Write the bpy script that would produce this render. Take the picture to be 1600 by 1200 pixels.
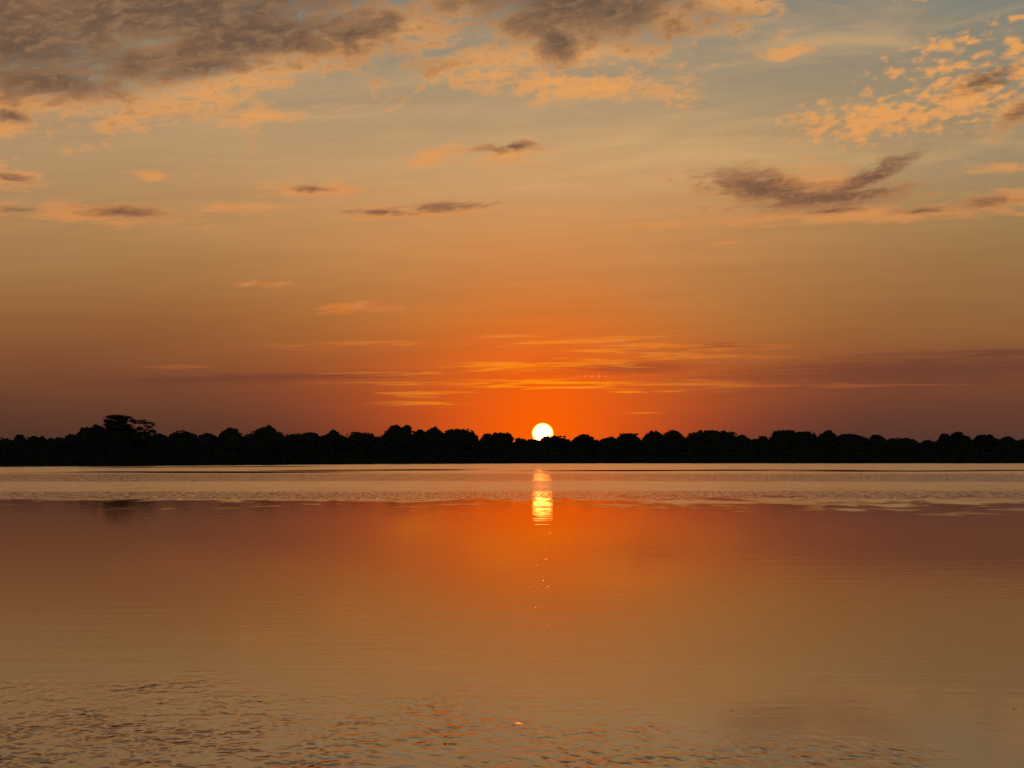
import bpy, math, random
from mathutils import Vector, noise
R = math.radians
scene = bpy.context.scene
for o in list(bpy.data.objects):
    bpy.data.objects.remove(o)

# ------------------------------------------------------------------ camera
F = 3764.0            # focal length in photo pixels (photo 1600 x 1200)
HORIZON = 720.0       # photo row of the true horizon
CAM_H = 2.0
PITCH = math.atan((HORIZON - 600.0) / F)
cam_d = bpy.data.cameras.new('camera')
cam_d.sensor_fit = 'HORIZONTAL'
cam_d.sensor_width = 36.0
cam_d.lens = 36.0 * F / 1600.0
cam_d.clip_start = 0.1
cam_d.clip_end = 30000.0
cam = bpy.data.objects.new('camera', cam_d)
cam.location = (0, 0, CAM_H)
cam.rotation_euler = (math.pi / 2 + PITCH, 0, 0)
scene.collection.objects.link(cam)
scene.camera = cam
scene.view_settings.view_transform = 'Standard'
scene.view_settings.look = 'None'
scene.view_settings.exposure = 0.0
scene.view_settings.gamma = 1.0
scene.render.engine = 'CYCLES'
scene.cycles.use_denoising = True
scene.cycles.max_bounces = 6
scene.cycles.diffuse_bounces = 2
scene.cycles.sample_clamp_indirect = 0.0
scene.cycles.adaptive_threshold = 0.02
scene.cycles.adaptive_min_samples = 12


def direction(px, py):
    """unit direction of a photo pixel"""
    X, Z = (px - 800.0) / F, (600.0 - py) / F
    c, s = math.cos(PITCH), math.sin(PITCH)
    v = Vector((X, c - Z * s, s + Z * c))
    return v.normalized()


def sky_q(px, py):
    """azimuth and elevation of a photo pixel, in units of 1/F radian (y down, 800 / HORIZON = straight ahead on the horizon)"""
    v = direction(px, py)
    return 800.0 + math.atan2(v.x, v.y) * F, HORIZON - math.asin(v.z) * F


SUN_PX = (848.0, 677.5)
SUN_DIR = direction(*SUN_PX)
SUN_EL = math.asin(SUN_DIR.z)
SUN_AZ = math.atan2(SUN_DIR.x, SUN_DIR.y)


def lin(c):
    r = []
    for v in c:
        v = v / 255.0
        r.append(v / 12.92 if v <= 0.04045 else ((v + 0.055) / 1.055) ** 2.4)
    return (r[0], r[1], r[2], 1.0)


# ------------------------------------------------------------------ node helper
class G:
    def __init__(self, nt):
        self.nt = nt
        nt.nodes.clear()

    def put(self, sock, v):
        if isinstance(v, bpy.types.NodeSocket):
            self.nt.links.new(v, sock)
        elif v is not None:
            sock.default_value = v

    def node(self, kind, **kw):
        n = self.nt.nodes.new(kind)
        for k, v in kw.items():
            setattr(n, k, v)
        return n

    def m(self, op, a, b=None, c=None, clamp=False):
        n = self.node('ShaderNodeMath', operation=op, use_clamp=clamp)
        self.put(n.inputs[0], a)
        if b is not None:
            self.put(n.inputs[1], b)
        if c is not None:
            self.put(n.inputs[2], c)
        return n.outputs[0]

    def add(self, a, b): return self.m('ADD', a, b)
    def sub(self, a, b): return self.m('SUBTRACT', a, b)
    def mul(self, a, b): return self.m('MULTIPLY', a, b)
    def div(self, a, b): return self.m('DIVIDE', a, b)
    def mad(self, a, b, c): return self.m('MULTIPLY_ADD', a, b, c)
    def mx(self, a, b): return self.m('MAXIMUM', a, b)
    def mn(self, a, b): return self.m('MINIMUM', a, b)

    def vm(self, op, a, b=None, scale=None, out=0):
        n = self.node('ShaderNodeVectorMath', operation=op)
        self.put(n.inputs[0], a)
        if b is not None:
            self.put(n.inputs[1], b)
        if scale is not None:
            self.put(n.inputs['Scale'], scale)
        return n.outputs[out]

    def xyz(self, x, y, z=0.0):
        n = self.node('ShaderNodeCombineXYZ')
        for i, v in enumerate((x, y, z)):
            self.put(n.inputs[i], v)
        return n.outputs[0]

    def sep(self, v):
        n = self.node('ShaderNodeSeparateXYZ')
        self.put(n.inputs[0], v)
        return n.outputs

    def ss(self, v, lo, hi, a=0.0, b=1.0, kind='SMOOTHSTEP'):
        n = self.node('ShaderNodeMapRange', interpolation_type=kind, clamp=True)
        self.put(n.inputs['Value'], v)
        n.inputs['From Min'].default_value = lo
        n.inputs['From Max'].default_value = hi
        n.inputs['To Min'].default_value = a
        n.inputs['To Max'].default_value = b
        return n.outputs[0]

    def noise(self, vec, sx, sy, detail=6.0, rough=0.6, dist=0.0, off=(0, 0), rot=0.0):
        """2D fBm; features about sx by sy units of vec; output centred on 0"""
        mp = self.node('ShaderNodeMapping', vector_type='TEXTURE')
        self.put(mp.inputs['Vector'], vec)
        mp.inputs['Location'].default_value = (off[0], off[1], 0)
        mp.inputs['Rotation'].default_value = (0, 0, R(rot))
        mp.inputs['Scale'].default_value = (sx, sy, 1)
        n = self.node('ShaderNodeTexNoise', noise_dimensions='2D')
        self.put(n.inputs['Vector'], mp.outputs[0])
        n.inputs['Scale'].default_value = 1.0
        n.inputs['Detail'].default_value = detail
        n.inputs['Roughness'].default_value = rough
        n.inputs['Distortion'].default_value = dist
        return self.sub(n.outputs[0], 0.5)

    def ell(self, vec, cx, cy, rx, ry, rot=0.0):
        """1 at the centre of an ellipse, 0 on its edge, below zero outside"""
        c, n = math.cos(R(rot)), math.sin(R(rot))       # vec carries 1 in z
        x = self.vm('DOT_PRODUCT', vec, (c / rx, n / rx, -(cx * c + cy * n) / rx), out=1)
        y = self.vm('DOT_PRODUCT', vec, (-n / ry, c / ry, (cx * n - cy * c) / ry), out=1)
        return self.sub(1.0, self.m('SQRT', self.mad(x, x, self.mul(y, y))))

    def field(self, vec, ells, floor=-1.5):
        acc = None
        for e in ells:
            w = e[5] if len(e) > 5 else 0.0
            v = self.ell(vec, e[0], e[1], e[2], e[3], e[4] if len(e) > 4 else 0.0)
            if w:
                v = self.add(v, w)
            acc = v if acc is None else self.mx(acc, v)
        return self.mx(acc, floor)

    def mix(self, f, a, b, blend='MIX'):
        n = self.node('ShaderNodeMix', data_type='RGBA', blend_type=blend, clamp_factor=True)
        self.put(n.inputs[0], f)
        self.put(n.inputs[6], a)
        self.put(n.inputs[7], b)
        return n.outputs[2]

    def ramp(self, f, stops):
        n = self.node('ShaderNodeValToRGB')
        self.put(n.inputs[0], f)
        cr = n.color_ramp
        cr.interpolation = 'LINEAR'
        while len(cr.elements) < len(stops):
            cr.elements.new(0.5)
        for e, (p, c) in zip(cr.elements, sorted(stops)):
            e.position = p
        for e, (p, c) in zip(cr.elements, sorted(stops)):
            e.color = c
        return n.outputs[0]


# ------------------------------------------------------------------ sky
world = bpy.data.worlds.new('World')
scene.world = world
world.use_nodes = True
g = G(world.node_tree)
tc = g.node('ShaderNodeTexCoord')
DIR = tc.outputs['Generated']
dx, dy, dz = g.sep(DIR)
az = g.m('ARCTAN2', dx, dy)
el = g.m('ARCSINE', dz)
U = g.mad(az, F, 800.0)
V = g.mad(el, -F, HORIZON)
Q = g.xyz(U, V, 1.0)
soff = g.noise(Q, 900, 160, 3, 0.5, off=(400, 90))        # slow uneven tint of the air
Vt = g.mad(soff, 60.0, V)
LO, HI = 760.0, -1240.0


def stops(lst):
    return [((LO - y) / (LO - HI), lin(c)) for y, c in lst]


f_el = g.div(g.sub(LO, Vt), LO - HI)
left = g.ramp(f_el, stops([(720, (76, 49, 41)), (670, (88, 55, 42)), (640, (100, 61, 44)), (600, (118, 71, 46)),
                           (555, (134, 84, 50)), (500, (147, 98, 58)), (430, (161, 118, 72)), (350, (171, 131, 86)),
                           (250, (173, 140, 102)), (130, (158, 136, 110)), (0, (130, 126, 114)), (-400, (106, 99, 92)), (-1240, (62, 60, 64))]))
mid = g.ramp(f_el, stops([(720, (176, 66, 28)), (670, (196, 76, 26)), (620, (204, 86, 28)), (570, (203, 98, 36)),
                          (500, (200, 119, 50)), (430, (197, 130, 69)), (350, (204, 143, 85)),
                          (250, (199, 157, 108)), (150, (172, 147, 113)), (0, (134, 129, 117)), (-400, (108, 101, 94)), (-1240, (62, 60, 64))]))
right = g.ramp(f_el, stops([(720, (80, 51, 45)), (670, (91, 57, 46)), (640, (103, 62, 47)), (600, (117, 70, 47)),
                            (555, (134, 84, 51)), (500, (143, 98, 58)), (430, (151, 111, 70)), (350, (155, 124, 82)),
                            (250, (151, 132, 101)), (130, (137, 130, 109)), (30, (122, 127, 118)), (-400, (100, 97, 92)), (-1240, (62, 60, 64))]))
side = g.mix(g.ss(U, 500, 1200), left, right)
dU = g.sub(U, 848.0)
sig = g.mad(g.sub(HORIZON, V), 0.48, 165.0)
cw = g.div(dU, g.mx(sig, 120.0))
cw = g.m('EXPONENT', g.mul(g.mul(cw, cw), -0.5))
sky = g.mix(cw, side, mid)

# glow of the air round the sun
sq = sky_q(*SUN_PX)
sd = g.vm('DISTANCE', Q, (sq[0], sq[1], 1.0), out=1)
mp = g.vm('MULTIPLY', g.vm('SUBTRACT', Q, (sq[0], sq[1], 1.0)), (0.80, 0.74, 0))
sde = g.vm('LENGTH', mp, out=1)
gl1 = g.m('EXPONENT', g.mul(g.m('POWER', g.div(sde, 112.0), 1.5), -1.0))
sky = g.mix(g.mul(gl1, 0.95), sky, lin((255, 97, 0)))

# ---- clouds
nA = g.noise(Q, 135, 62, 6, 0.56, 0.4, (37, 11), -4)
nF = g.noise(Q, 34, 15, 5, 0.62, 0.3, (5, 71), -8)
nL = g.noise(Q, 75, 12, 5, 0.6, 0.4, (61, 17), -5)
nS = g.noise(Q, 120, 5.0, 5, 0.6, 0.5, (90, 40), -1.0)
nW = g.noise(Q, 420, 60, 5, 0.6, 0.6, (11, 300), -6.0)

lit = g.ramp(g.ss(V, 700, 0, kind='LINEAR'), [(0.0, lin((214, 92, 30))), (0.25, lin((224, 118, 44))), (0.38, lin((200, 126, 66))),
                                             (0.54, lin((220, 146, 82))), (0.75, lin((232, 160, 90))), (1.0, lin((228, 160, 92)))])
lit = g.mix(g.ss(nF, -0.05, 0.28, 0.0, 0.6), lit, lin((194, 148, 102)))
fire = g.m('EXPONENT', g.mul(g.mul(dU, dU), -1.0 / (2 * 210.0 ** 2)))
lit = g.mix(g.ss(V, 480, 600), lit, g.mix(fire, lin((172, 92, 50)), lin((255, 140, 14))))
dark_c = g.ramp(g.ss(V, 700, 0, kind='LINEAR'), [(0.0, lin((104, 58, 46))), (0.2, lin((120, 68, 46))), (0.45, lin((132, 92, 66))),
                                                (0.58, lin((116, 84, 66))), (0.8, lin((106, 82, 66))), (1.0, lin((100, 80, 67)))])
n_mix = g.mad(nF, 0.8, nA)
n_low = g.mad(nL, 0.9, g.mul(nF, 0.5))


def dens(ells, noise_sock, k):
    return g.add(g.field(Q, ells), g.mul(noise_sock, k))


# thin veil of high cloud
dv = dens([(640, 125, 640, 70, -8), (1300, 62, 360, 60, -2), (1080, 220, 420, 90, 4)], nW, 4.0)
sky = g.mix(g.ss(dv, -0.1, 1.8, 0.0, 0.6), sky, g.mix(0.65, lit, lin((206, 176, 126))))
# faint uneven streaks of thin haze across the middle sky
nH = g.noise(Q, 330, 24, 4, 0.6, 0.5, (71, 19), -2)
sky = g.vm('SCALE', sky, scale=g.mad(g.mul(nH, g.mul(g.ss(V, 690, 560), g.ss(V, 60, 200))), 0.2, 1.0))
# sunlit cloud
litE = [(130, 20, 640, 165, -7), (540, 50, 330, 70, -13), (110, 165, 320, 46, 0), (330, 150, 320, 40, -14),
        (640, 45, 120, 55, 0), (890, 30, 215, 100, 0), (890, 88, 190, 30, 0, .1), (865, 130, 170, 34, 4), (1040, 30, 70, 40, 0), (10, 190, 60, 40, 10),
        (1240, 90, 45, 12, -10), (1130, 8, 90, 20, 0), (1420, 3, 70, 10, 0)]
dl = dens(litE, n_mix, 2.8)
sky = g.mix(g.ss(dl, -0.35, 0.7, 0.0, 0.5), sky, lit)
sky = g.mix(g.ss(g.mad(nF, 1.3, dl), 0.0, 1.15, 0.0, 0.95), sky, lit)
lowE = [(1250, 300, 200, 50, 2), (1330, 340, 320, 16, -1), (1560, 322, 100, 24, -8), (1555, 272, 60, 11, 0), (1585, 185, 70, 26, -32),
        (672, 246, 66, 17, -12), (795, 242, 76, 24, -8), (500, 300, 110, 18, -2), (650, 333, 150, 14, -2), (375, 328, 90, 11, 0),
        (150, 340, 200, 20, 2), (25, 288, 60, 18, 5), (240, 280, 40, 9, 6), (425, 185, 60, 8, 0), (835, 377, 40, 6, 0),
        (545, 480, 80, 11, 0), (420, 445, 70, 7, 0), (1040, 352, 80, 9, 0), (1140, 382, 40, 5, 0)]
dw = dens(lowE, n_low, 2.2)
sky = g.mix(g.ss(dw, -0.15, 1.0, 0.0, 0.9), sky, lit)
# dappled field of small puffs on the right
nC = g.mad(g.noise(Q, 23, 11, 3, 0.5, 0.2, (55, 7), -10), 1.5, g.mul(nA, 0.9))
dc = dens([(1400, 188, 150, 30, -6), (1500, 158, 130, 40, -14), (1470, 84, 64, 13, -8), (1588, 92, 36, 14, 0), (1580, 48, 40, 9, 0), (1590, 130, 60, 34, 0), (1480, 118, 90, 16, -6)], nC, 2.5)
sky = g.mix(g.ss(dc, -0.5, 0.9, 0.0, 0.45), sky, lit)
sky = g.mix(g.ss(dc, 0.0, 1.2, 0.0, 0.9), sky, lit)
# shaded cloud bodies
darkE = [(240, 18, 500, 104, -4, .22), (60, 85, 260, 80, 2, .3), (105, 142, 130, 36, 4, .25), (430, 60, 270, 42, -11, .15), (320, 112, 150, 26, -10), (560, 50, 130, 26, -14),
         (905, 0, 170, 76, 0, .3), (874, 70, 48, 44, 0, .1), (960, 22, 110, 44, 0, .2), (30, 195, 30, 12, 10)]
dd = dens(darkE, n_mix, 1.9)
sky = g.mix(g.ss(dd, -0.2, 0.95, 0.0, 0.95), sky, g.mix(g.ss(nF, -0.12, 0.25, 0.0, 0.32), dark_c, g.mix(0.4, lit, lin((150, 135, 115)))))
darkL = [(1185, 296, 84, 30, 8, .25), (1230, 308, 90, 22, 4, .2), (1290, 313, 120, 20, -4, .3), (1352, 286, 80, 15, -27, .3), (1290, 333, 70, 9, -3), (1540, 323, 56, 13, -5), (1430, 335, 60, 7, -2),
         (1592, 186, 60, 15, -30), (1530, 140, 60, 16, -14), (800, 231, 58, 10, -5), (690, 325, 76, 8, -4, .1), (600, 333, 80, 6, 0), (490, 297, 36, 8, 0), (195, 337, 84, 12, 2), (40, 336, 44, 7, 0), (25, 288, 40, 8, 8)]
de = dens(darkL, g.mad(nF, 0.4, n_low), 1.9)
sky = g.mix(g.ss(de, -0.2, 1.15, 0.0, 0.95), sky, g.mix(g.ss(nF, -0.05, 0.25, 0.0, 0.4), dark_c, lit))
# long streaks low over the horizon
d1 = dens([(1450, 580, 460, 34, -2), (430, 590, 350, 11, -2), (1560, 556, 190, 14, -3), (1120, 540, 90, 6, 0), (980, 574, 160, 14, -1)], nS, 1.5)
sky = g.mix(g.ss(d1, -0.1, 0.9, 0.0, 0.72), sky, g.mix(cw, lin((104, 61, 48)), lin((168, 74, 36))))
d2 = dens([(900, 534, 150, 7, -2), (1060, 541, 230, 7, 1), (790, 526, 50, 3, 0), (840, 572, 140, 9, -1), (1000, 561, 140, 7, -3), (1090, 557, 160, 6, 1), (960, 548, 90, 5, -2),
           (545, 538, 120, 5, -2), (850, 598, 340, 6, 0), (900, 606, 260, 4, 1), (1180, 603, 280, 4, 0), (560, 583, 150, 4, 0), (1020, 612, 80, 3, 0), (265, 574, 60, 3, 0),
           (670, 616, 90, 4, 0), (640, 630, 100, 3, 0), (1000, 645, 50, 2, 0, -.25)], nS, 4.4)
sky = g.mix(g.mul(g.ss(d2, 0.0, 1.0), g.mad(fire, 0.55, 0.4)), sky, lit)
# row of tiny bright puffs
for i in range(7):
    sky = g.mix(g.ss(g.ell(Q, 894 + 10.4 * i, 588.2, 4.2, 2.6), 0.0, 0.9, 0, (0.15, 0.4, 0.75, 0.85, 0.75, 0.6, 0.25)[i]), sky, lin((255, 130, 52)))

# away from the sunset the sky is the clear dusk sky
st = g.node('ShaderNodeTexSky', sky_type='NISHITA', sun_disc=False)
st.sun_elevation = SUN_EL
st.sun_rotation = SUN_AZ
st.air_density = 1.0
st.dust_density = 2.0
clear = g.vm('SCALE', st.outputs[0], scale=0.12)
away = g.mx(g.ss(g.m('ABSOLUTE', az), R(20), R(75)), g.ss(el, R(18), R(55)))
sky = g.mix(away, sky, clear)

# the sun's disc
disc = g.ss(sd, 17.9, 15.6)
core = g.ss(sd, 17.4, 11.5)
disc_c = g.mix(core, (1.9, 0.50, 0.02, 1), (24.0, 5.6, 1.15, 1))
sky = g.mix(disc, sky, disc_c)

bg = g.node('ShaderNodeBackground')
g.put(bg.inputs[0], sky)
bg.inputs[1].default_value = 1.0
world.cycles.sampling_method = 'NONE'
out = g.node('ShaderNodeOutputWorld')
g.nt.links.new(bg.outputs[0], out.inputs[0])

# ------------------------------------------------------------------ sun lamp (a setting sun, dimmed to almost nothing by the air)
sl = bpy.data.lights.new('sun', 'SUN')
sl.energy = 0.0010
sl.angle = R(0.5)
sl.color = (1.0, 0.20, 0.015)
so = bpy.data.objects.new('sun', sl)
so.rotation_euler = SUN_DIR.to_track_quat('Z', 'Y').to_euler()
so.location = (30, 0, 60)
scene.collection.objects.link(so)


# ------------------------------------------------------------------ scene helpers
def link(name, me, mat=None, parent=None):
    o = bpy.data.objects.new(name, me)
    scene.collection.objects.link(o)
    if mat:
        me.materials.append(mat)
    if parent:
        o.parent = parent
    return o


def mesh(name, vs, fs, smooth=False):
    me = bpy.data.meshes.new(name)
    me.from_pydata(vs, [], fs)
    if smooth:
        me.polygons.foreach_set('use_smooth', [True] * len(me.polygons))
    me.update()
    return me


def interp(tab, x):
    if x <= tab[0][0]:
        return tab[0][1]
    for (a, va), (b, vb) in zip(tab, tab[1:]):
        if x <= b:
            return va + (vb - va) * (x - a) / (b - a)
    return tab[-1][1]


# photo row of the waterline, left to right -> how far the bank is
WATERLINE = [(-900, 732.5), (-400, 730.8), (0, 728.7), (200, 727.5), (400, 726.0), (600, 724.6), (800, 723.8), (1000, 723.6), (1600, 723.7), (2100, 723.9), (2600, 724.4)]


def shore(px):
    return CAM_H * F / (interp(WATERLINE, px) - HORIZON)


def ground_at(px, d):
    """world point d metres ahead in the direction of photo column px"""
    return Vector(((px - 800.0) / F * d, d, 0.0))


def wpt(px, py):
    """world point on the water seen at a photo pixel"""
    d = CAM_H * F / (py - HORIZON)
    return ground_at(px, d)


# ------------------------------------------------------------------ water
wm = bpy.data.materials.new('river_water')
wm.use_nodes = True
w = G(wm.node_tree)
geo = w.node('ShaderNodeNewGeometry')
P = geo.outputs['Position']
wx, wy, wz = w.sep(P)
P1 = w.xyz(wx, wy, 1.0)
DR = w.m('SQRT', w.add(w.mul(wx, wx), w.mul(wy, wy)))     # metres from the near bank's edge
edge = w.mad(w.noise(P, 2.6, 9, 3, 0.65, 0.3, (2, 5)), 1.1, w.noise(P, 40, 16, 3, 0.6, 0.4))
# breeze: ripples beyond about 115 m, glassy nearer
D2 = w.mad(edge, 78.0, DR)
breeze = w.ss(D2, 103, 130)
# two belts of stronger ripple inside it
bn = w.noise(P, 60, 15, 4, 0.6, 0.3, (13, 7))
D3 = w.mad(bn, 36.0, DR)
belt = w.mx(w.mul(w.ss(D3, 124, 132), w.ss(D3, 170, 154)), w.mul(w.ss(D3, 228, 250), w.ss(D3, 407, 345)))
fleck = w.noise(P, 0.17, 2.6, 3, 0.75, 0.2, (3, 3))
fleck2 = w.noise(P, 2.2, 20.0, 3, 0.7, 0.2, (31, 3))
# glassy slicks lying across the far water
sl_e = []
for (x0, y0, x1, y1, th) in [(165, 739.2, 420, 736.2, 36), (400, 736.2, 720, 733.4, 22), (880, 734.4, 1270, 735.4, 72), (1190, 735.4, 1480, 735.2, 46),
                             (1400, 734.8, 1660, 735.6, 72), (175, 730.8, 470, 728.4, 30), (560, 733.6, 760, 733.0, 16)]:
    a, b = wpt(x0, y0), wpt(x1, y1)
    c = (a + b) / 2
    sl_e.append((c.x, c.y, (b - a).length / 2, th, math.degrees(math.atan2(b.y - a.y, b.x - a.x))))
slick = w.ss(w.mad(w.noise(P, 55, 26, 3, 0.6), 1.7, w.field(P1, sl_e)), 0.05, 0.5)
rough_far = w.mad(belt, w.mad(fleck, 1.2, -0.05), 0.205)
rough_far = w.add(rough_far, w.mul(fleck2, 0.10))
rough_near = w.mad(w.ss(DR, 26, 16), 0.06, 0.03)
rough = w.add(w.mul(breeze, w.sub(rough_far, rough_near)), rough_near)
rough = w.mul(rough, w.sub(1.0, w.mul(slick, 0.95)))
rough = w.mx(rough, 0.012)
# wave heights in metres
calm = w.mul(w.noise(P, 2.6, 0.9, 3, 0.5, 0.3, rot=4), w.mul(w.ss(DR, 34, 97, 0.0018, 0.0036), w.sub(1.0, slick)))
lines = w.mul(w.noise(P, 14.0, 0.5, 1, 0.5, 0.1, (5, 9), rot=-4), 0.0008)
far_w = w.mul(w.mul(w.noise(P, 1.5, 1.0, 3, 0.6, 0.2), 0.016), w.mul(breeze, w.sub(1.0, slick)))
r1, r2, r3 = wpt(200, 1185), wpt(700, 1180), wpt(1180, 1165)
rip = w.field(P1, [(r1.x - .6, r1.y - 1.4, 4.2, 5.2, 0, .35), (r2.x, r2.y - .6, 2.6, 3.6, 0, -0.25), (r3.x, r3.y - .5, 2.4, 2.8, 0, -0.4)])
rip = w.ss(w.mad(w.noise(P, 1.2, 2.2, 3, 0.6), 1.9, rip), -0.35, 1.0)
dapple = w.mul(w.noise(P, 0.11, 0.31, 1, 0.4, 0.3, rot=6), w.ss(w.noise(P, 0.55, 0.9, 2, 0.5, 0.2, (4, 4)), -0.18, 0.16, 0.55, 1.2))
swell = w.mul(w.noise(P, 0.45, 0.6, 2, 0.5, 0.3, (8, 8)), w.ss(DR, 30, 16, 0.0002, 0.0018))
gp_ = wpt(846, 925)
glint = w.mul(w.mul(w.ss(w.noise(P, 0.06, 0.22, 1, 0.5), 0.265, 0.42), 0.0075), w.ss(w.ell(P1, gp_.x, gp_.y, 0.5, 12.0), 0.0, 0.5))
fine = w.mul(w.noise(P, 0.8, 0.33, 3, 0.55, 0.4, (17, 3), rot=-3), w.mul(w.ss(DR, 80, 40, 0.0006, 0.0016), w.ss(w.noise(P, 6, 9, 2, 0.5, 0.2, (1, 7)), -0.2, 0.2, 0.5, 1.2)))
near_w = w.add(w.add(fine, glint), w.add(w.mul(dapple, w.mul(rip, 0.0170)), swell))
H = w.add(w.add(calm, lines), w.add(far_w, near_w))
bump = w.node('ShaderNodeBump')
bump.inputs['Strength'].default_value = 1.0
bump.inputs['Distance'].default_value = 1.0
w.put(bump.inputs['Height'], H)
gl = w.node('ShaderNodeBsdfGlossy', distribution='BECKMANN')
gl.inputs['Color'].default_value = (0.95, 0.95, 0.95, 1)
w.put(gl.inputs['Roughness'], rough)
w.put(gl.inputs['Normal'], bump.outputs[0])
df = w.node('ShaderNodeBsdfDiffuse')
df.inputs['Color'].default_value = (0.030, 0.022, 0.012, 1)          # murky river body
fr = w.node('ShaderNodeFresnel')
fr.inputs['IOR'].default_value = 1.33
w.put(fr.inputs['Normal'], bump.outputs[0])
ms = w.node('ShaderNodeMixShader')
w.put(ms.inputs[0], fr.outputs[0])
w.put(ms.inputs[1], df.outputs[0])
w.put(ms.inputs[2], gl.outputs[0])
wo = w.node('ShaderNodeOutputMaterial')
w.nt.links.new(ms.outputs[0], wo.inputs[0])

vs = [(-9000, -60, 0), (9000, -60, 0), (9000, 14000, 0), (-9000, 14000, 0)]
water = link('water', mesh('water', vs, [(0, 1, 2, 3)]), wm)
water['kind'] = 'structure'


# ------------------------------------------------------------------ other materials
def simple_mat(name, c1, c2, scale, rough=0.9):
    m = bpy.data.materials.new(name)
    m.use_nodes = True
    k = G(m.node_tree)
    gp = k.node('ShaderNodeNewGeometry')
    n = k.node('ShaderNodeTexNoise')
    k.put(n.inputs['Vector'], gp.outputs['Position'])
    n.inputs['Scale'].default_value = scale
    n.inputs['Detail'].default_value = 4
    col = k.mix(k.ss(n.outputs[0], 0.35, 0.65), c1, c2)
    b = k.node('ShaderNodeBsdfPrincipled')
    k.put(b.inputs['Base Color'], col)
    b.inputs['Roughness'].default_value = rough
    b.inputs['Specular IOR Level'].default_value = 0.15
    o = k.node('ShaderNodeOutputMaterial')
    k.nt.links.new(b.outputs[0], o.inputs[0])
    return m


leaf_m = simple_mat('foliage', (0.042, 0.040, 0.024, 1), (0.064, 0.060, 0.034, 1), 0.5)
leaf_m2 = simple_mat('undergrowth', (0.038, 0.036, 0.022, 1), (0.058, 0.054, 0.032, 1), 0.3)
bark_m = simple_mat('bark', (0.06, 0.045, 0.032, 1), (0.10, 0.08, 0.06, 1), 2.0)
soil_m = simple_mat('river_bank_soil', (0.05, 0.04, 0.025, 1), (0.08, 0.065, 0.04, 1), 0.2)
dead_m = simple_mat('dead_leaf', (0.02, 0.012, 0.007, 1), (0.035, 0.02, 0.012, 1), 40.0, 0.6)

# ------------------------------------------------------------------ land of the far bank
cols = list(range(-1500, 3101, 20))
rows_d = [(-2.0, -0.5), (0.0, 0.06), (2.5, 0.45), (8.0, 0.8), (30.0, 1.0), (120.0, 1.3), (600.0, 2.0), (3000.0, 3.0), (9000.0, 3.0)]
vs, fs = [], []
for px in cols:
    for k, (dd_, z) in enumerate(rows_d):
        d = shore(px) + dd_ + (noise.noise((px * 0.031, 3.0, 0)) * 3 if k < 4 else 0)
        p = ground_at(px, d)
        vs.append((p.x, p.y, z))
nr = len(rows_d)
for i in range(len(cols) - 1):
    for k in range(nr - 1):
        a = i * nr + k
        fs.append((a, a + nr, a + nr + 1, a + 1))
ground = link('ground', mesh('ground', vs, fs, True), soil_m)
ground['kind'] = 'structure'


def land_z(px, d):
    dd_ = d - shore(px)
    return interp([(a, z) for a, z in rows_d], dd_)


# ------------------------------------------------------------------ trees
def ico(sub):
    t = (1 + 5 ** 0.5) / 2
    v = [Vector(p).normalized() for p in [(-1, t, 0), (1, t, 0), (-1, -t, 0), (1, -t, 0), (0, -1, t), (0, 1, t), (0, -1, -t), (0, 1, -t), (t, 0, -1), (t, 0, 1), (-t, 0, -1), (-t, 0, 1)]]
    f = [(0, 11, 5), (0, 5, 1), (0, 1, 7), (0, 7, 10), (0, 10, 11), (1, 5, 9), (5, 11, 4), (11, 10, 2), (10, 7, 6), (7, 1, 8), (3, 9, 4), (3, 4, 2), (3, 2, 6), (3, 6, 8), (3, 8, 9), (4, 9, 5), (2, 4, 11), (6, 2, 10), (8, 6, 7), (9, 8, 1)]
    for _ in range(sub):
        cache, nf = {}, []

        def midp(a, b):
            k = (min(a, b), max(a, b))
            if k not in cache:
                v.append(((v[a] + v[b]) / 2).normalized())
                cache[k] = len(v) - 1
            return cache[k]
        for a, b, c in f:
            ab, bc, ca = midp(a, b), midp(b, c), midp(c, a)
            nf += [(a, ab, ca), (b, bc, ab), (c, ca, bc), (ab, bc, ca)]
        f = nf
    return v, f


ICO1, ICO2 = ico(1), ico(2)


class Foliage:
    def __init__(self, rng):
        self.v, self.f, self.rng = [], [], rng

    def core(self, c, r, ic=ICO1, rough=0.16):
        b = len(self.v)
        s = self.rng.random() * 50
        for p in ic[0]:
            k = 1 + rough * noise.noise(p * 2.2 + Vector((s, s * 0.7, 0)))
            self.v.append((c[0] + p.x * r[0] * k, c[1] + p.y * r[1] * k, c[2] + p.z * r[2] * k))
        self.f += [(a + b, d + b, e + b) for a, d, e in ic[1]]

    def leaf(self, p, s):
        rg = self.rng
        a = Vector((rg.gauss(0, 1), rg.gauss(0, 1), rg.gauss(0, 1))).normalized()
        t = a.orthogonal().normalized()
        u = a.cross(t)
        an = rg.random() * 6.28
        e1 = (t * math.cos(an) + u * math.sin(an)) * s
        e2 = (u * math.cos(an) - t * math.sin(an)) * s * 0.6
        b = len(self.v)
        p = Vector(p)
        for q in (p - e1, p - e2, p + e1, p + e2):
            self.v.append(tuple(q))
        self.f.append((b, b + 1, b + 2, b + 3))

    def lobe(self, c, r, n, s, solid=0.9, spread=(0.86, 1.06), ic=ICO1):
        rg = self.rng
        if solid:
            self.core(c, (r[0] * solid, r[1] * solid, r[2] * solid), ic)
        for _ in range(n):
            d = Vector((rg.gauss(0, 1), rg.gauss(0, 1), rg.gauss(0, 1))).normalized()
            k = rg.uniform(*spread)
            self.leaf((c[0] + d.x * r[0] * k, c[1] + d.y * r[1] * k, c[2] + d.z * r[2] * k), s * rg.uniform(0.6, 1.25))


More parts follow.
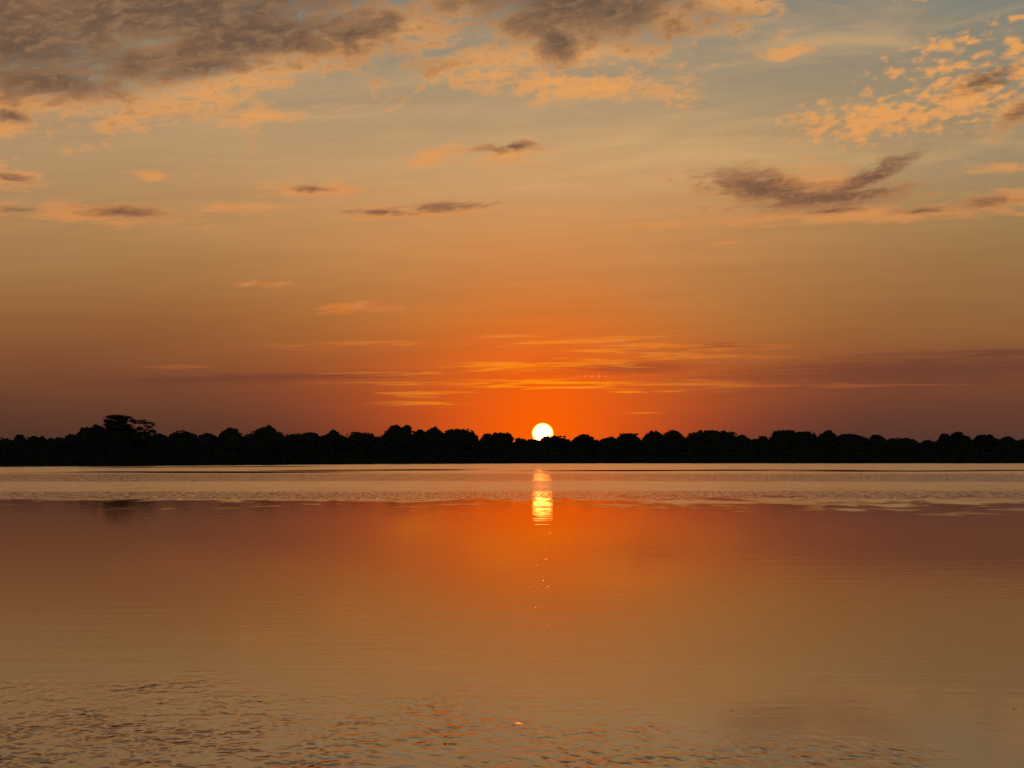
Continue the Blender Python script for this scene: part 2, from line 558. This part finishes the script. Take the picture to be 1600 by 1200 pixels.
def tube(vs, fs, pts, radii, n=7):
    base = len(vs)
    for i, p in enumerate(pts):
        p = Vector(p)
        d = (Vector(pts[min(i + 1, len(pts) - 1)]) - Vector(pts[max(i - 1, 0)])).normalized()
        t = d.orthogonal().normalized()
        u = d.cross(t)
        for k in range(n):
            a = 2 * math.pi * k / n
            vs.append(tuple(p + (t * math.cos(a) + u * math.sin(a)) * radii[i]))
    for i in range(len(pts) - 1):
        for k in range(n):
            a, b = base + i * n + k, base + i * n + (k + 1) % n
            fs.append((a, b, b + n, a + n))
    fs.append(tuple(base + (len(pts) - 1) * n + k for k in range(n)))


# column, row of the top, half width (photo pixels), style, label
TREES = [
    (6, 683, 15, 'dome', 'low rounded treetop at the very left end of the far bank'),
    (31, 678, 9, 'pom', 'small pompom treetop poking up near the left end of the bank'),
    (57, 681, 20, 'flat', 'low wide crown just right of the small pompom treetop'),
    (88, 683, 17, 'flat', 'low smooth crown between the pompom treetop and the slope up to the tallest tree'),
    (112, 678, 13, 'dome', 'low crown where the tree line begins to climb towards the tallest tree'),
    (134, 667, 17, 'ragged', 'bushy crown halfway up the slope left of the tallest tree'),
    (152, 663, 12, 'ragged', 'knobbly crown touching the left side of the tallest tree'),
    (201, 647, 41, 'umbrella', 'tallest tree, spreading umbrella crown with sky showing between its branches'),
    (247, 677, 17, 'ragged', 'small drooping crown tucked against the right side of the tallest tree'),
    (284, 672, 22, 'dome', 'low humped crown, first one right of the dip beside the tallest tree'),
    (323, 676, 17, 'ragged', 'small crown with a ragged right tip, left of a smooth round dome'),
    (362, 668, 21, 'dome', 'smooth round dome left of the bigger dome with a raised knob'),
    (414, 663.5, 29, 'knob', 'big dome crown with a raised knob on top, left part of the bank'),
    (460, 677, 15, 'flat', 'low flat crown at the right foot of the big knobbed dome'),
    (484, 675.5, 12, 'flat', 'low flat crown with a narrow notch of sky on its right'),
    (519, 672, 24, 'knob', 'low spreading crown with a knob, left of the long flat-topped crown'),
    (562, 675, 19, 'box', 'long flat-topped crown with a straight level top'),
    (592, 681.5, 13, 'flat', 'lowest crown in the dip left of the steep dome by the sky hole'),
    (620, 664, 21, 'dome', 'steep dome crown directly left of the small sky hole'),
    (636, 664, 5, 'slender', 'slender bent treetop with a bright sky hole under its tip'),
    (655, 671, 14, 'ragged', 'low lumpy crown directly right of the small sky hole'),
    (678, 666.5, 15, 'knob', 'tall lumpy crown left of the V-shaped notch of sky'),
    (717, 670, 19, 'box', 'stepped crown directly right of the V-shaped notch of sky'),
    (738, 676, 8, 'dome', 'small crown forming the low right step of the stepped crown'),
    (762, 677, 12, 'dome', 'rounded crown joined to the left of the squared crown near the sun'),
    (784, 675.5, 14, 'box', 'squared crown with a steep right side, last big one left of the sun'),
    (812, 684, 12, 'ragged', 'small tufted crown at the lower left of the sun'),
    (834, 686, 14, 'flat', 'low flat treetop directly beneath the middle of the sun disc'),
    (867, 680.5, 18, 'box', 'flat crown cutting into the lower right edge of the sun disc'),
    (914, 678, 19, 'dome', 'smooth wide crown, first big one right of the sun'),
    (951, 681, 14, 'beak', 'small crown with a beak-like tip pointing right'),
    (983, 677, 14, 'horn', 'boxy crown with a small spike at its right corner'),
    (1021, 673, 17, 'dome', 'left one of the twin domes right of the sun'),
    (1050, 672, 18, 'dome', 'right one of the twin domes right of the sun'),
    (1081, 683, 13, 'flat', 'low crown in the dip between the twin domes and the widest dome'),
    (1114, 672, 27, 'wide', 'widest dome crown of the right half, with a scalloped level top'),
    (1160, 679, 11, 'dome', 'small round crown at the right foot of the widest dome'),
    (1190, 681, 14, 'dome', 'low round crown left of the dome with a sharp overhanging right edge'),
    (1226, 672, 18, 'box', 'flat-domed crown with a sharp overhanging right edge'),
    (1258, 674, 15, 'flat', 'level crown left of the highest crown of the right half'),
    (1293, 671, 13, 'knob', 'highest crown of the right half, a raised cap above its neighbours'),
    (1326, 678, 22, 'flat', 'long level crown at the right foot of the highest right-hand crown'),
    (1369, 679, 15, 'dome', 'rounded crown at the top of the long slope down to the right-hand dip'),
    (1408, 684, 20, 'flat', 'smooth low crown on the slope into the right-hand dip'),
    (1449, 687, 13, 'dome', 'lowest small crown just right of the bottom of the right-hand dip'),
    (1476, 677, 9, 'pom', 'narrow round treetop, left neighbour of the pointed mound right of the dip'),
    (1498, 675, 19, 'dome', 'mound-shaped crown, the highest near the right edge of the photo'),
    (1540, 679, 18, 'flat', 'wide level crown right of the highest mound near the right edge'),
    (1573, 681.5, 16, 'dome', 'low crown second from the right end of the bank'),
    (1602, 685, 15, 'dome', 'lowest crown cut by the right edge of the photo'),
]
GROUP = 'trees along the far bank'
rng = random.Random(11)


def make_tree(px, top, hw, style, label):
    rg = random.Random(int(px * 7 + 3))
    d = shore(px) + rg.uniform(18, 38)
    base = ground_at(px, d)
    base.z = land_z(px, d) - 0.05
    s = d / F                                     # metres per photo pixel at this tree
    zt = CAM_H + (HORIZON - top) * s - base.z     # height of the top above the base
    W = hw * s * (rg.uniform(1.25, 1.6) if style in ('flat', 'wide') else rg.uniform(1.1, 1.32))
    root = bpy.data.objects.new('umbrella_tree' if style == 'umbrella' else 'broadleaf_tree', None)
    root.location = base
    scene.collection.objects.link(root)
    root['label'], root['category'], root['group'] = label, 'tree', GROUP
    fo = Foliage(rg)
    tv, tf = [], []
    ls = 0.52 * s / 0.44
    if style == 'umbrella':
        # pads in photo pixels: column, row, half width, half height, depth offset, leaves, solid core
        pads = [(183, 650.5, 17, 3.2, 0), (196, 652, 12, 3.2, 2), (206, 656.5, 9, 2.8, 1), (165, 657, 4, 3.2, -1), (172, 661, 9, 4.5, 1), (190, 660, 14, 4.5, -2), (181, 655, 9, 3, 2),
                (222, 657.3, 11, 2.2, 1), (233, 660.5, 8, 2.2, -1), (239, 664, 4, 2.6, 0), (200, 663.5, 6, 1.6, 2), (213, 661, 6, 1.5, -1), (228, 665, 7, 1.3, 2),
                (218, 669.5, 6.5, 3.6, 0), (238, 673.5, 7.5, 3.4, 1), (228, 672, 6, 1.6, -2), (243, 678, 6, 2.6, 0), (205, 671, 7, 2.4, 2), (178, 668, 18, 6, 0), (190, 676, 24, 6, 0), (214, 680, 18, 4.5, 0),
                (166, 664, 6, 3, 0), (176, 664, 13, 5.5, 3), (186, 669, 16, 6, -3), (200, 674, 16, 5.5, 3), (168, 676, 16, 7, 2), (184, 684, 28, 8, 3), (216, 687, 24, 6, -3), (234, 683, 14, 4.5, 2), (194, 657, 10, 3.3, -2), (177, 652, 15, 3.6, -2), (188, 654.5, 16, 3.4, 2), (170, 659, 9, 4.5, 2), (182, 663, 17, 6, -1), (196, 668, 14, 6, 1), (210, 659, 9, 2.4, 0), (226, 661, 13, 2.4, 1), (234, 668, 7, 3, -1), (225, 677, 15, 4.2, 0)]
        tv_, root_z = None, zt * 0.32
        fork = Vector((-0.8, 0, zt * 0.42))
        tube(tv, tf, [(0.3, 0, 0), (0.0, 0, zt * 0.2), tuple(fork)], [0.75, 0.55, 0.48], 9)
        for (cx, cy, rx, rz, dp) in pads:
            c = Vector(((cx - px) * s, dp * 1.1, CAM_H + (HORIZON - cy) * s - base.z))
            fo.lobe(c, (rx * s, rx * s * 0.8, rz * s), int(30 + rx * rz * 4.2), ls * 0.85, 0.72 if rz > 3.1 else 0.45, (0.35, 1.05))
            midv = fork.lerp(c, 0.5) + Vector((0, 0, -0.08 * (c - fork).length + 0.5))
            tube(tv, tf, [tuple(fork), tuple(midv), tuple(c)], [0.28, 0.16, 0.07], 6)
    else:
        ch = {'dome': 1.15, 'flat': 0.8, 'pom': 1.5, 'slender': 1.5, 'box': 0.9, 'knob': 0.95, 'ragged': 1.1, 'wide': 0.75, 'beak': 0.9, 'horn': 1.2}[style]
        Hc = min(W * ch * 1.25 + 1.2, zt * 0.62)      # crown height
        z0 = zt - Hc
        lr = max(0.15 * W + 0.75 * s / 0.44, 0.9)
        if style == 'slender':
            lr = 0.75
        # inner mass
        exps = {'dome': 1.75, 'flat': 2.4, 'pom': 1.8, 'slender': 2, 'box': 4.0, 'knob': 2.0, 'ragged': 1.8, 'wide': 3.2, 'beak': 2.4, 'horn': 4.0}[style]

        def surf(x):
            """height fraction of the outline at -1..1 across the crown"""
            v = max(0.0, 1 - abs(x) ** exps) ** (1 / exps)
            if style == 'knob':
                v = 0.78 * v + 0.22 * max(0.0, 1 - ((x - 0.1) / 0.34) ** 2)
            if style == 'beak':
                v *= 0.8 + 0.2 * min(1, max(0, x + 0.4))
            return v
        fo.core((0, 0, z0 + Hc * 0.30), (W * 0.82, W * 0.7, Hc * 0.48), ICO2, 0.25)
        skew = rg.uniform(0.82, 1.18)
        pk = rg.uniform(-0.22, 0.22)
        bumps = [(rg.uniform(-0.9, 0.9), rg.uniform(0.12, 0.3), rg.uniform(-0.14, 0.05)) for _ in range(5)]
        nl = int(10 + W * 1.6)
        for i in range(nl):
            t = -1 + 2 * (i + 0.5) / nl
            x = t * (W - lr * 0.6) * (skew if t > 0 else 2 - skew)
            r = lr * rg.uniform(0.75, 1.2)
            if style == 'ragged':
                r *= rg.uniform(0.7, 1.1)
            zz = z0 + Hc * (0.12 + 0.88 * surf(max(-1, min(1, (t - pk * (1 - t * t)) * 0.97)))) - r * rg.uniform(0.9, 1.18)
            zz += Hc * sum(bh * max(0.0, 1 - ((t - bt) / bw) ** 2) for bt, bw, bh in bumps if abs(bt) > 0.25) + rg.uniform(-0.10, 0.0) * Hc
            zz = max(zz, z0)
            fo.lobe((x, rg.uniform(-0.25, 0.25) * W, zz), (r * rg.uniform(1.0, 1.5), r * 1.1, r * rg.uniform(0.75, 1.05)), int(95 * r / ls * 0.35), ls)
        for _ in range(int(7 + W)):                     # sprigs that stand out of the outline
            t = rg.uniform(-0.95, 0.95)
            r = rg.uniform(0.25, 0.95) * s / 0.44
            zz = z0 + Hc * (0.12 + 0.88 * surf(t)) - r * rg.uniform(0.2, 1.4)
            fo.lobe((t * W * 1.04, rg.uniform(-0.3, 0.3) * W, min(zz, zt - r * 0.9)), (r * rg.uniform(0.9, 1.8), r, r * rg.uniform(0.6, 1.1)), 26, ls * 0.8, 0.7)
        for i in range(int(nl * 1.5)):                  # fill front, back and lower skirts
            a = rg.uniform(0, 2 * math.pi)
            q = rg.uniform(0.35, 0.85)
            t = q * math.cos(a)
            zz = z0 + Hc * rg.uniform(0.05, 0.75) * surf(t)
            r = lr * rg.uniform(0.9, 1.35)
            fo.lobe((t * W, 0.75 * q * math.sin(a) * W, min(zz, zt - r * 1.3)), (r * 1.15, r * 1.15, r), int(60 * r / ls * 0.35), ls)
        if style == 'beak':
            fo.lobe((W * 1.0, 0, zt - 0.9), (0.9, 0.7, 0.35), 40, ls * 0.7)
        if style == 'horn':
            fo.lobe((W * 0.75, 0, zt - 0.55), (0.45, 0.45, 0.8), 40, ls * 0.7)
        if style == 'slender':
            fo.lobe((W * 0.2, 0, zt - 1.6), (1.5, 1.2, 1.5), 90, ls * 0.8)
            fo.lobe((W * 0.8, 0, zt - 2.6), (1.0, 1.0, 1.1), 60, ls * 0.8)
        tr = 0.14 + 0.045 * W
        bend = rg.uniform(-0.3, 0.3)
        tube(tv, tf, [(0, 0, 0), (bend * 0.4, 0, z0 * 0.5), (bend, 0, z0 + Hc * 0.3)], [tr * 1.3, tr, tr * 0.7], 8)
        for k in range(4):
            a = k * 1.57 + rg.random()
            e = Vector((bend + math.cos(a) * W * 0.55, math.sin(a) * W * 0.5, z0 + Hc * 0.5))
            tube(tv, tf, [(bend * 0.6, 0, z0 * 0.7), ((bend + e.x) * 0.5, e.y * 0.5, z0 + Hc * 0.12), tuple(e)], [tr * 0.6, tr * 0.45, tr * 0.2], 6)
    link('crown', mesh('crown', fo.v, fo.f), leaf_m, root)
    link('trunk', mesh('trunk', tv, tf, True), bark_m, root)
    return root


for t in TREES:
    make_tree(*t)

# skyline of the dark mass under the single crowns (photo rows)
SKY = [(-900, 690), (-300, 684), (-60, 686), (0, 690), (40, 688), (100, 689), (125, 681), (150, 676), (170, 678), (190, 680), (240, 687), (258, 686), (280, 684), (305, 685), (340, 686), (360, 684), (388, 686), (415, 682), (445, 684),
       (500, 684), (560, 685), (600, 686), (625, 680), (633, 678), (640, 678), (655, 680), (690, 683), (698, 684), (720, 683), (745, 687), (780, 686), (800, 693), (820, 690), (840, 691), (870, 689), (888, 691), (915, 688),
       (945, 689), (985, 688), (1030, 686), (1068, 688), (1110, 684), (1170, 688), (1230, 685), (1290, 684), (1340, 686), (1400, 689), (1430, 695), (1445, 693), (1480, 688), (1530, 688), (1600, 690), (1660, 684), (1900, 682), (2600, 684)]
fo = Foliage(random.Random(5))
px = -700.0
while px < 2300:
    rg = fo.rng
    for row, (dmin, dmax, frac) in enumerate([(3, 6, 0.28), (6, 11, 0.5), (11, 16, 0.75), (14, 20, 1.0)]):
        x = px + rg.uniform(-3, 3)
        d = shore(x) + rg.uniform(dmin, dmax)
        s = d / F
        p = ground_at(x, d)
        top = CAM_H + (HORIZON - interp(SKY, x)) * s
        top = max(1.6, top * frac * (1.0 + 0.09 * noise.noise((x * 0.045, 0, 0)) + 0.05 * noise.noise((x * 0.17, 9, 0)) + rg.uniform(-0.04, 0.06)))
        r = rg.uniform(1.7, 2.8) * s / 0.44
        if x < -60 or x > 1660:
            r *= 1.5
        z = top - r
        k = 0
        while z > -0.6 and k < 5:
            fo.lobe((p.x + rg.uniform(-.6, .6), p.y, max(z, r * 0.55)), (r * 1.25, r * 0.9, r), 34 if row == 3 and k == 0 else 14, 0.5 * s / 0.44, 0.95)
            z -= r * 1.25
            k += 1
    px += 4.0 if -60 < px < 1660 else 11.0
forest = link('forest_undergrowth', mesh('forest_undergrowth', fo.v, fo.f), leaf_m2)
forest['kind'] = 'stuff'
forest['label'] = 'dense black undergrowth massed along the far bank below the treetops'
forest['category'] = 'undergrowth'


# ------------------------------------------------------------------ bits of leaf drifting on the near water
def floating_leaf(px, py, length, rot, label):
    p = wpt(px, py)
    n, mcount = 9, 5
    vs, fs = [], []
    for i in range(n):
        t = i / (n - 1)
        wdt = math.sin(math.pi * min(1, t * 0.96 + 0.02)) ** 0.8 * 0.26 * length
        for j in range(mcount):
            u = -1 + 2 * j / (mcount - 1)
            z = 0.003 + 0.02 * length * abs(u) ** 1.6 * wdt / (0.26 * length) + 0.02 * length * (t - 0.5) ** 2 * 4
            vs.append(((t - 0.5) * length, u * wdt, z))
    for i in range(n - 1):
        for j in range(mcount - 1):
            a = i * mcount + j
            fs.append((a, a + mcount, a + mcount + 1, a + 1))
    nb = len(vs)
    vs += [(x, y, z - 0.008) for x, y, z in vs]
    fs += [tuple(q + nb for q in reversed(f)) for f in fs]
    root = bpy.data.objects.new('floating_leaf', None)
    root.location = (p.x, p.y, 0.0)
    root.rotation_euler = (0, 0, R(rot))
    scene.collection.objects.link(root)
    root['label'], root['category'], root['group'] = label, 'leaf', 'dark specks floating on the near water'
    link('blade', mesh('blade', vs, fs, True), dead_m, root)
    sv, sf = [], []
    tube(sv, sf, [(-0.5 * length, 0, 0.004), (-0.62 * length, 0.004, 0.004), (-0.75 * length, 0.01, 0.003)], [0.003, 0.0025, 0.002], 6)
    link('stalk', mesh('stalk', sv, sf, True), dead_m, root)


floating_leaf(707, 1160.5, 0.085, 4, 'long dark speck floating low in the photo, left of the sun path')
floating_leaf(1584, 1106, 0.034, 8, 'small dark speck floating on smooth water by the right edge')
floating_leaf(1144, 1109, 0.024, -8, 'tiny dark speck floating among faint ripples right of the sun path')
